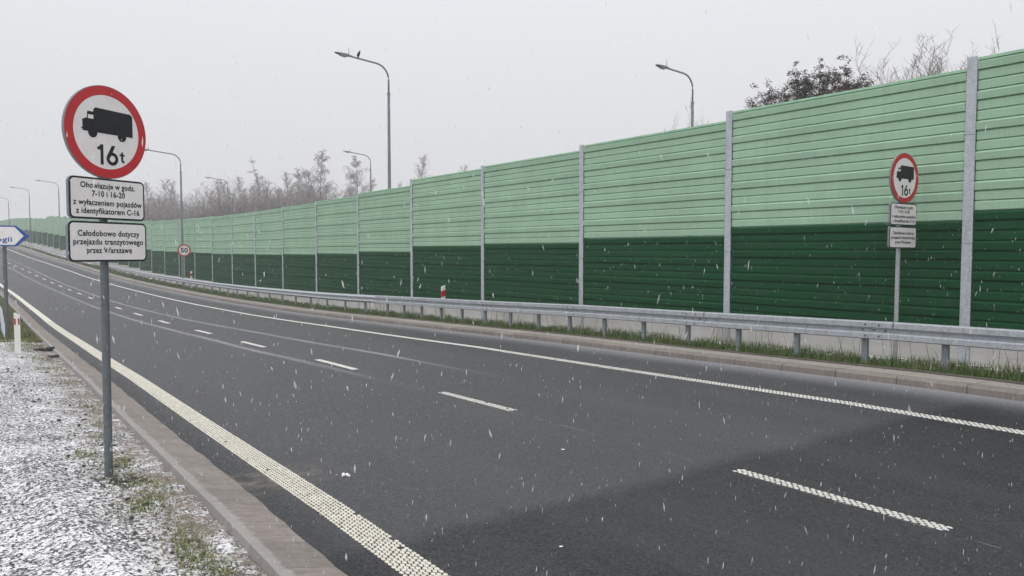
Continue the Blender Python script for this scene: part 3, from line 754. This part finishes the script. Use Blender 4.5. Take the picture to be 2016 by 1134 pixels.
rail_marker(378, 58.3, .95, 1.25, 'small far marker post with red band right of the round 50 sign')

# ------------------------------------------------------------ street lamps
def lamp(label, px, Y, ytop, H=None, arm=2.5, rz=None, xy=None):
    p = xy or ray_xy(px, Y); s, t = st_of(p.x, p.y); zt = CAMZ + (492 - ytop) / 1500 * p.y
    zb_ = zr(s) + .06; H = zt - zb_; _, th = path(s, 0)
    root = thing('street_lamp', label, 'street lamp', (p.x, p.y, zb_), (th + pi / 2) if rz is None else rz, 'street lamps along the road')
    mb = MB(); mb.tube([(0, 0, -.2), (0, 0, .4), (0, 0, H - 1.6)], [.105, .1, .062], 14); mb.ring(0, 0, .06, .078, 0, .1, 14)
    for i in range(len(mb.v) - 56, len(mb.v)): v = mb.v[i]; mb.v[i] = Vector((v.x, v.z, H - 1.66 + v.y))
    mb.build('pole', M['lamp'], root, smooth=False)
    pts = [(0, 0, H - 1.58), (0, 0, H - .95)]; rb = .68
    for i in range(1, 9):
        a_ = R(84) * i / 8; pts.append((rb * (1 - cos(a_)), 0, H - .95 + rb * sin(a_)))
    x_, _, z_ = pts[-1]; L = arm - .72 - x_; pts.append((x_ + L, 0, z_ + L * .105)); xe, ze = pts[-1][0], pts[-1][2]
    mb = MB(); mb.tube(pts, .041, 12); mb.build('arm', M['lamp'], root, smooth=True)
    mb = MB(); secs = [(-.10, .045, .035, 0), (.05, .075, .05, .005), (.12, .14, .065, .01), (.35, .15, .05, .03), (.62, .12, .035, .06), (.72, .07, .015, .075)]
    vs = []; fs = []
    for x, w, h, dz in secs: vs += [(xe + x, -w, ze + dz - h * .5), (xe + x, w, ze + dz - h * .5), (xe + x, w * .7, ze + dz + h), (xe + x, -w * .7, ze + dz + h)]
    for i in range(len(secs) - 1):
        for k in range(4): fs.append((4 * i + k, 4 * i + (k + 1) % 4, 4 * i + 4 + (k + 1) % 4, 4 * i + 4 + k))
    fs += [(3, 2, 1, 0), tuple(4 * (len(secs) - 1) + k for k in range(4))]
    mb.add(vs, fs); ln = mb.build('lantern', M['lantern'], root)
    mb = MB(); mb.prism([(xe + .14, ze - .028), (xe + .5, ze + .01), (xe + .45, ze - .035), (xe + .2, ze - .075)], -.1, .1); mb.build('lens', M['lens'], ln)
    mb = MB(); mb.tube([(xe + .06, 0, ze + .05), (xe + .06, 0, ze + .17), (xe + .06, 0, ze + .4)], [.02, .014, .009], 6); mb.build('antenna', M['lamp'], ln)
    return root, xe, ze
lA = lamp('tall grey street lamp with a black bird perched on its arm', 768, 36, 122, arm=2.62)
lamp('grey street lamp rising behind the barrier left of the dark leafy tree', 1359.5, 37, 141, arm=2.35, rz=R(212))
lamp('thin street lamp behind the barrier in front of a lone frosted birch', 731.5, 72, 302, arm=2.7)
lamp('thin street lamp among the frosted thicket behind the barrier', 451.5, 96, 351.5, arm=2.8)
p, _ = path(62.6, .55); lamp('street lamp standing before the barrier beside the round 50 sign', 363, 58, 299, arm=2.9, xy=p)
p, _ = path(126.6, .55); lamp('street lamp just left of the lorry ban sign text plates, tallest of the far three', 120, 0, 357, arm=2.9, xy=ray_xy(120, p.y))
p, _ = path(152.6, .55); lamp('middle one of the three small street lamps far down the road', 62, 0, 370, arm=2.8, xy=ray_xy(62, p.y))
p, _ = path(178, .55); lamp('faintest street lamp farthest down the road at the left edge', 21, 0, 388, arm=2.8, xy=ray_xy(21, p.y))

# bird on the arm
root, xe, ze = lA
bx = xe - .42; bp = Matrix.Translation(root.location) @ Matrix.Rotation(root.rotation_euler.z, 4, 'Z') @ Vector((bx, 0, ze - .042 + .041))
bird = thing('bird', 'black crow perched upright on the arm of the tall street lamp', 'bird', bp, R(-20))
bm = bmesh.new(); V, F = [], []
mb = MB()
secs = [(-.115, -.065, .012), (-.085, .02, .045), (-.045, .10, .092), (.0, .19, .105), (.03, .27, .088), (.05, .315, .062), (.065, .35, .064), (.072, .385, .058), (.078, .415, .034), (.08, .425, .006)]
secs = [(x, z + .08, r) for x, z, r in secs]
mb.tube([(x, 0, z) for x, z, r in secs], [r for _, _, r in secs], 14)
mb.build('body', M['feather'], bird, smooth=True)
mb = MB(); mb.tube([(.12, 0, .465), (.17, 0, .458), (.215, 0, .44)], [.022, .014, .003], 8); mb.build('beak', M['plastic_black'], bird, smooth=True)
mb = MB(); mb.prism([(-.05, .17), (-.09, .08), (-.15, -.06), (-.10, -.06), (-.045, .06)], -.035, .035); mb.build('tail', M['feather'], bird)
for sy in (-1, 1):
    mb = MB(); mb.tube([(.0, sy * .085, .34), (-.03, sy * .1, .24), (-.075, sy * .075, .13), (-.11, sy * .03, .03)], [.03, .05, .04, .008], 8); mb.build('wing', M['feather'], bird, smooth=True)
    mb = MB(); mb.tube([(.0, sy * .035, .14), (.01, sy * .03, .05), (.0, sy * .025, .0)], [.02, .01, .008], 6)
    for ang in (-.5, 0, .5): mb.tube([(0, sy * .025, .006), (.05 * cos(ang), sy * .025 + .05 * sin(ang), .002)], .006, 5)
    mb.build('leg', M['plastic_black'], bird)
bird.scale = (.6, .6, .6)

# ------------------------------------------------------------ small things lying about
a = pt(6.42, 11.02, 0); mb = MB(); rr = random.Random(8)
for dx, dy, r in ((0, 0, .028), (.03, .012, .022), (.052, -.004, .014)): stone(mb, a + Vector((dx, dy, r * .5)), r, rr, .8)
tag(mb.build('snow_clod', M['snow']), 'small white clod of snow on the asphalt right of the near edge line', 'snow clod')
for s, t, r, lb in ((3.95, 10.5, .012, 'tiny white clod of snow on the dark asphalt at the bottom of the road'), (5.95, 8.87, .016, 'tiny white clod of snow lying near the lane dashes')):
    mb = MB(); a = pt(s, t, 0); stone(mb, a + Vector((0, 0, r * .5)), r, rr, .6); stone(mb, a + Vector((r, r * .5, r * .4)), r * .7, rr, .6); tag(mb.build('snow_clod', M['snow']), lb, 'snow clod')
def slab(s, t, L, w, h, rz, lb):
    p, th = path(s, t); mb = MB()
    prof_ = [(-w / 2, 0), (w / 2, 0), (w / 2 * .92, h * .8), (w / 2 * .6, h), (-w / 2 * .6, h), (-w / 2 * .92, h * .85)]; n = len(prof_)
    vs = []
    for i in range(5):
        x = -L / 2 + L * i / 4; k_ = .94 if i in (0, 4) else 1
        vs += [(x, a_ * k_, b_ * (k_ if b_ else 1) + .004 * sin(i * 2.1)) for a_, b_ in prof_]
    fs = [(i * n + j, i * n + (j + 1) % n, (i + 1) * n + (j + 1) % n, (i + 1) * n + j) for i in range(4) for j in range(n)] + [tuple(range(n))[::-1], tuple(range(4 * n, 5 * n))]
    mb.add(vs, fs); o = mb.build('rubber_block', M['plastic_black']); o.location = (p.x, p.y, zr(s) + .035); o.rotation_euler = (R(6), R(-5), rz)
    tag(o, lb, 'rubber block')
slab(20.9, 12.42, .42, .12, .09, R(20), 'dark rubber block lying beside the near kerb by the marker post')
slab(19.2, 12.36, .22, .09, .05, R(35), 'smaller dark rubber scrap on the near kerb edge')

# ------------------------------------------------------------ trees
def seg_tube(mb, pts, r0, r1, n=3):
    k = len(pts); mb.tube(pts, [r0 + (r1 - r0) * i / (k - 1) for i in range(k)], n, False)
def bend(p, d, L, n, droop, rr, wob=.12):
    out = [Vector(p)]; d = Vector(d).normalized()
    for i in range(n):
        d = (d + Vector((rr.uniform(-wob, wob), rr.uniform(-wob, wob), rr.uniform(-wob, wob) - droop))).normalized()
        out.append(out[-1] + d * L / n)
    return out
def lerp_pts(pts, f):
    x = f * (len(pts) - 1); i = min(int(x), len(pts) - 2); return pts[i].lerp(pts[i + 1], x - i)
def birch(h, spread, weep, nb, nt, rr, lean=0.0, tw=.0125):
    tr = MB(); cw = MB(); axes = []
    d = Vector((lean, 0, 1)); tp = bend((0, 0, -.3), d, h * .97, 9, -.03, rr, .05); seg_tube(tr, tp, h * .011, .012, 7); axes.append((tp, 1.0))
    for i in range(rr.randint(3, 5)):                    # a few leaders beside the main stem
        a = rr.uniform(0, 6.28); f = rr.uniform(.18, .5); L = h * (1 - f) * rr.uniform(.62, .86)
        b = bend(lerp_pts(tp, f), (cos(a) * .45, sin(a) * .45, 1), L, 7, -.06, rr, .09); seg_tube(tr, b, h * .005, .01, 5); axes.append((b, .7))
    for i in range(nb):
        ax_, wgt = axes[0] if rr.random() < .45 else rr.choice(axes)
        f = .16 + .8 * rr.random() ** 1.15 if ax_ is tp else .06 + .88 * rr.random() ** 1.2
        p = lerp_pts(ax_, f); a = rr.uniform(0, 2 * pi)
        L = spread * wgt * (1.02 - f) ** .7 * rr.uniform(.35, 1.2) + .1
        br = bend(p, (cos(a), sin(a), rr.uniform(.8, 2.4)), L, 5, .06 + .08 * weep, rr, .14); seg_tube(tr, br, .010 + L * .008, .010, 4)
        for j in range(nt):
            q = lerp_pts(br, .15 + .84 * rr.random()); a2 = a + rr.uniform(-1.8, 1.8); l2 = rr.uniform(.35, 1.3) * (.55 + .3 * L) * (1.25 - .85 * f)
            t2 = bend(q, (cos(a2) * .7, sin(a2) * .7, .9 - .5 * weep), l2, 4, .10 + .36 * weep, rr, .2); seg_tube(cw, t2, tw, tw * .5, 3)
            for _ in range(3):
                q2 = lerp_pts(t2, rr.uniform(.15, .95)); a3 = rr.uniform(0, 6.28)
                seg_tube(cw, bend(q2, (cos(a3) * .6, sin(a3) * .6, .6 - 1.1 * weep), l2 * rr.uniform(.3, .75), 3, .1 + .4 * weep, rr, .2), tw * .75, tw * .4, 3)
    return tr, cw
def brush(h, spread, nstem, rr, tw=.013):
    tr = MB(); cw = MB()
    for i in range(nstem):
        a = rr.uniform(0, 6.28); r = spread * .5 * rr.random() ** .5; p = Vector((cos(a) * r, sin(a) * r, -.2))
        L = h * rr.uniform(.7, 1.02); st_ = bend(p, (cos(a) * .22, sin(a) * .22, 1), L, 7, -.03, rr, .10); seg_tube(tr, st_, .035, .01, 4)
        for j in range(26):
            q = lerp_pts(st_, .2 + .8 * (j + rr.random()) / 26); a2 = rr.uniform(0, 6.28); l2 = rr.uniform(.35, 1.3)
            b = bend(q, (cos(a2), sin(a2), 1.1), l2, 3, -.02, rr, .18); seg_tube(cw, b, tw, tw * .45, 3)
            for _ in range(2):
                a3 = rr.uniform(0, 6.28); seg_tube(cw, bend(lerp_pts(b, rr.uniform(.3, .9)), (cos(a3), sin(a3), .9), l2 * .5, 2, 0, rr, .2), tw * .7, tw * .4, 3)
    return tr, cw
TOP = {}
def make_tree(name, gen, tm, cm, label, cat, group=None):
    root = thing(name, label, cat, (0, 0, 0), 0, group); tr, cw = gen
    zs = sorted(v.z for v in cw.v); TOP[root.name] = zs[int(len(zs) * (.988 if name == 'bare_tree' else .9985))]
    tr.build('trunk', M[tm], root, fix=False); cw.build('crown', M[cm], root, fix=False); return root
protos = {}
def place(kind, px, ytop, Y, h0, label, rz=0, wide=1.0, group=None):
    p = ray_xy(px, Y); s, t = st_of(p.x, p.y); zb_ = zr(s) + .05
    H = CAMZ + (492 - ytop) / 1500 * Y - zb_; 
    root, used = protos[kind]; k = H / TOP[root.name]
    if not used:
        protos[kind][1] = True; o = root; o['label'] = label; o.location = (p.x, p.y, zb_); o.rotation_euler = (0, 0, rz); o.scale = (k * wide, k * wide, k)
        if group: o['group'] = group
    else:
        o = dup(root, (p.x, p.y, zb_), rz, label, group, (k * wide, k * wide, k))
    return o
protos['weep'] = [make_tree('birch_tree', birch(13, 3.9, .95, 150, 12, random.Random(41), 0.0, .015), 'birchbark', 'frost', '', 'birch tree'), False]
protos['birch'] = [make_tree('birch_tree', birch(12, 3.2, .1, 130, 9, random.Random(42)), 'birchbark', 'frost', '', 'birch tree'), False]
protos['lean'] = [make_tree('birch_tree', birch(12, 1.8, .6, 70, 8, random.Random(43), -.22), 'birchbark', 'frost', '', 'birch tree'), False]
protos['brush'] = [make_tree('bare_shrub', brush(8, 3.4, 26, random.Random(44)), 'brush', 'brush', '', 'shrub'), False]
protos['brushb'] = [make_tree('bare_shrub', brush(8, 4.4, 30, random.Random(45)), 'brush', 'brush', '', 'shrub'), False]
G1 = 'frosted birches behind the barrier'
place('weep', 627, 297, 92, (13,), 'tallest weeping frosted birch, at the right end of the thicket', .4, 1.0, G1)
place('weep', 706, 308, 94, (13,), 'lone frosted birch behind the thin street lamp', 2.2, .92, G1)
place('birch', 821, 309, 96, (12,), 'lone frosted birch right of the lamp with the bird', 1.0, .9, G1)
place('birch', 904, 325, 116, (12,), 'faint frosted birch top showing just over the barrier between two posts', 2.6, .8, G1)
place('weep', 597, 334, 97, (13,), 'frosted birch close against the left of the tallest weeping birch', 3.6, .95, G1)
place('lean', 552, 316, 96, (12,), 'thin frosted birch leaning left above the thicket', 0, 1.0, G1)
place('birch', 574, 338, 100, (12,), 'frosted birch between the leaning birch and the tallest one', 4.0, 1.0, G1)
G2 = 'bare trees of the frosted thicket'; L2 = 'bare frosted tree within the grey thicket behind the barrier'
for i, (px, yt, Y) in enumerate([(519, 346, 100), (536, 372, 96), (497, 366, 102), (478, 347, 101), (461, 356, 104), (438, 358, 104), (330, 358, 112), (316, 352, 114), (298, 358, 112), (282, 368, 112), (345, 376, 112), (268, 366, 114)]):
    place('birch', px, yt, Y, (12,), L2, i * 1.3, rr.uniform(.9, 1.15), G2)
G3 = 'bare shrubs of the thicket'; L3 = 'dense brown shrub low in the grey thicket behind the barrier'
for i, (px, yt, Y) in enumerate([(285, 392, 98), (310, 388, 100), (335, 388, 97), (352, 380, 99), (372, 384, 96), (390, 378, 98), (408, 384, 95), (424, 376, 97), (440, 380, 94), (456, 366, 97), (470, 358, 95), (486, 362, 93), (500, 370, 95), (514, 362, 93), (530, 366, 92), (546, 362, 92), (560, 366, 90), (574, 362, 91), (590, 360, 90), (606, 366, 89), (622, 374, 88), (640, 384, 88), (398, 392, 102), (360, 392, 104)]):
    place('brush' if i % 2 else 'brushb', px, yt, Y, (8,), L3, i * .9, rr.uniform(.85, 1.1), G3)
# bare trees at upper right
def bare(h, rr, nb=14):
    tr = MB(); cw = MB(); tp = bend((0, 0, -.3), (0, 0, 1), h * .72, 6, 0, rr, .05); seg_tube(tr, tp, h * .011, .03, 7)
    def grow(p, d, L, r, lv):
        b = bend(p, d, L, 4, -.03, rr, .16); seg_tube(tr if lv < 2 else cw, b, r, r * .45, 4 if lv < 2 else 3)
        if lv >= 4: return
        for j in range((5, 5, 4, 3)[lv]):
            f = .3 + .7 * (j + rr.random()) / (5, 5, 4, 3)[lv]; a = rr.uniform(0, 6.28); dd = (b[-1] - b[0]).normalized()
            grow(lerp_pts(b, min(f, .99)), dd * .9 + Vector((cos(a) * .6, sin(a) * .6, .35)), L * rr.uniform(.42, .62), max(.009, r * .5), lv + 1)
    for i in range(nb):
        f = .3 + .7 * (i + rr.random()) / nb; a = rr.uniform(0, 6.28); grow(lerp_pts(tp, min(f, .99)), (cos(a) * .75, sin(a) * .75, 1.0), h * rr.uniform(.22, .36) * (1.25 - .5 * f), .035, 1)
    return tr, cw
def fan(h, rr):
    tr = MB(); cw = MB(); tp = bend((0, 0, -.3), (0, 0, 1), h * .5, 5, 0, rr, .05); seg_tube(tr, tp, h * .012, .06, 7)
    for i in range(40):
        a = rr.uniform(0, 6.28); sp_ = rr.uniform(.1, .75)
        b = bend(lerp_pts(tp, rr.uniform(.4, .99)), (cos(a) * sp_, sin(a) * sp_, 1), h * rr.uniform(.36, .52), 7, -.05, rr, .12); seg_tube(tr, b, .045, .012, 4)
        for j in range(24):
            q = lerp_pts(b, .25 + .74 * (j + rr.random()) / 16); a2 = rr.uniform(0, 6.28); l2 = rr.uniform(.5, 1.5)
            t2 = bend(q, (cos(a2) * .7, sin(a2) * .7, 1.0), l2, 4, -.03, rr, .2); seg_tube(cw, t2, .014, .006, 3)
            for _ in range(4):
                a3 = rr.uniform(0, 6.28); seg_tube(cw, bend(lerp_pts(t2, rr.uniform(.2, .95)), (cos(a3) * .8, sin(a3) * .8, .9), l2 * rr.uniform(.25, .5), 3, 0, rr, .25), .009, .005, 3)
    return tr, cw
protos['bare'] = [make_tree('bare_tree', fan(12, random.Random(51)), 'twig', 'twig', '', 'tree'), False]
protos['bareb'] = [make_tree('bare_tree', fan(12, random.Random(52)), 'twig', 'twig', '', 'tree'), False]
G4 = 'bare leafless trees over the barrier at right'
place('bare', 1760, 128, 45, (13.2,), 'bare leafless tree right beside the dark leafy tree, over the barrier', 0, .85, G4)
place('bareb', 1812, 126, 47, (13.2,), 'middle one of the three bare trees rising over the barrier', 1.9, 1.0, G4)
place('bare', 1856, 120, 46, (13.2,), 'bare leafless tree whose twigs reach the tallest barrier post', 2.3, .8, G4)
place('bareb', 1362, 240, 44, (13.2,), 'few thin twigs of a bare tree behind the foot of a street lamp', 4.1, .5, G4)
# dark tree with withered leaves
rr = random.Random(61); tr = MB(); cw = MB()
Y = 40; p = ray_xy(1606, Y); s, t = st_of(p.x, p.y); zb_ = zr(s) + .05; H = CAMZ + (492 - 132) / 1500 * Y - zb_
tp = bend((0, 0, -.3), (0, 0, 1), H * .55, 5, 0, rr, .05); seg_tube(tr, tp, .17, .09, 8)
def leafball(c, r, n):
    for _ in range(n):
        d = Vector((rr.gauss(0, 1), rr.gauss(0, 1), rr.gauss(0, 1))).normalized() * r * rr.random() ** .6; q = c + d
        a = rr.uniform(0, 6.28); u_ = Vector((cos(a), sin(a), rr.uniform(-.8, .3))).normalized() * rr.uniform(.06, .12); w_ = Vector((-sin(a), cos(a), rr.uniform(-.5, .5))).normalized() * rr.uniform(.022, .042)
        cw.add([q - u_ * .2, q + u_ * .4 + w_, q + u_, q + u_ * .4 - w_], [(0, 1, 2, 3)])
for i in range(190):
    d = Vector((rr.gauss(0, 1), rr.gauss(0, 1), rr.gauss(0, 1) + .35)).normalized() * rr.uniform(.55, 1.0)
    lob = 1 + .1 * sin(3 * math.atan2(d.y, d.x) + 1.0) + .1 * sin(7 * d.x)
    q1 = Vector((d.x * 3.7 * lob, d.y * 2.9 * lob, H - 2.5 + d.z * 2.35 * (.8 + .2 * lob))); q0 = lerp_pts(tp, rr.uniform(.55, .99))
    md = q0.lerp(q1, .5) + Vector((0, 0, -.3)); b = [q0, q0.lerp(md, .6), md.lerp(q1, .45), q1]; seg_tube(tr, b, .03, .006, 4); leafball(q1, .24, 46)
    for j in range(7):
        q = lerp_pts(b, .5 + .49 * (j + rr.random()) / 6); a2 = rr.uniform(0, 6.28)
        tw = bend(q, (cos(a2), sin(a2), rr.uniform(.1, 1.0)), rr.uniform(.3, .7), 3, .02, rr, .2); seg_tube(cw, tw, .012, .006, 3)
        for f in (.55, .99):
            if rr.random() < .85: leafball(lerp_pts(tw, f), rr.uniform(.1, .26), rr.randint(16, 34))
dk = thing('leafy_tree', 'dark tree still carrying brown withered leaves, over the barrier at right', 'tree', (p.x, p.y, zb_))
tr.build('trunk', M['oakbark'], dk, fix=False); cw.build('crown', M['leaf'], dk, fix=False); q_ = sorted(v.z for v in cw.v); k_ = H / q_[int(len(q_) * .998)]; dk.scale = (k_ * 1.0, k_, k_)

# ------------------------------------------------------------ falling snow (clumped flakes hanging in the air)
mb = MB(); rr = random.Random(77)
def flake(c, L, w):
    ax = Vector((rr.gauss(.02, .16), rr.gauss(0, .16), 1)).normalized(); a = ax.cross(Vector((1, 0, 0))).normalized(); b = ax.cross(a)
    vs = [c - ax * L * .5, c + ax * L * .5]
    for k in range(4):
        w_ = w * rr.uniform(.35, .62); an = k * pi / 2 + .4; vs.append(c + (a * cos(an) + b * sin(an)) * w_ + ax * L * rr.uniform(-.22, .22))
    mb.add(vs, [(0, 3, 2), (0, 4, 3), (0, 5, 4), (0, 2, 5), (1, 2, 3), (1, 3, 4), (1, 4, 5), (1, 5, 2)])
for i in range(42000):
    y = 1.6 + 34 * rr.random() ** 1.15; x = rr.uniform(-1, 1) * (2.5 + y * .85); z = rr.uniform(-.4, 2 + y * .36)
    s_, t_ = (Vector((x, y)).dot(U), D0 - Vector((x, y)).dot(NN))
    if t_ < .12 or z < zr(s_) + .1: continue
    if z > 2 + .16 * y and rr.random() < .8: continue      # those against the pale sky do not show anyway
    k = rr.random(); w = .0018 + .0032 * k * k
    if rr.random() < .06: w *= 1.5
    flake(Vector((x, y, z)), w * rr.uniform(3.0, 7.5), w)
for i in range(170):
    y = rr.uniform(1.3, 5.0); x = rr.uniform(-1, 1) * (1.0 + y * .75); z = rr.uniform(.4, 2.1); w = rr.uniform(.004, .0075)
    s_, t_ = (Vector((x, y)).dot(U), D0 - Vector((x, y)).dot(NN))
    if z < zr(s_) + .15: continue
    n0 = len(mb.f); flake(Vector((x, y, z)), w * rr.uniform(2.2, 5), w); mb.mi[n0:] = [1] * (len(mb.f) - n0)
soft = M['flake'].copy(); soft.name = 'thin flakes'
for nd_ in soft.node_tree.nodes:
    if nd_.type == 'MIX_SHADER' and abs(nd_.inputs[0].default_value - .55) < .01: nd_.inputs[0].default_value = .78
tag(mb.build('falling_snow', [M['flake'], soft], fix=False), 'white snowflakes falling through the air over the road', 'falling snow', kind='stuff')

# ------------------------------------------------------------ haze of the snowfall
mb = MB(); mb.box((0, 110, 8.3), (800, 900, 23.0)); hz = mb.build('haze', [])
hm = bpy.data.materials.new('haze'); hm.use_nodes = True; t_ = hm.node_tree; t_.nodes.clear()
ou = t_.nodes.new('ShaderNodeOutputMaterial'); pv = t_.nodes.new('ShaderNodeVolumePrincipled')
pv.inputs['Color'].default_value = (.93, .93, .96, 1); pv.inputs['Density'].default_value = .0015; pv.inputs['Anisotropy'].default_value = .1
t_.links.new(pv.outputs[0], ou.inputs['Volume']); hz.data.materials.append(hm)
tag(hz, 'pale grey air of a light snowfall fading far things', 'haze', kind='stuff')
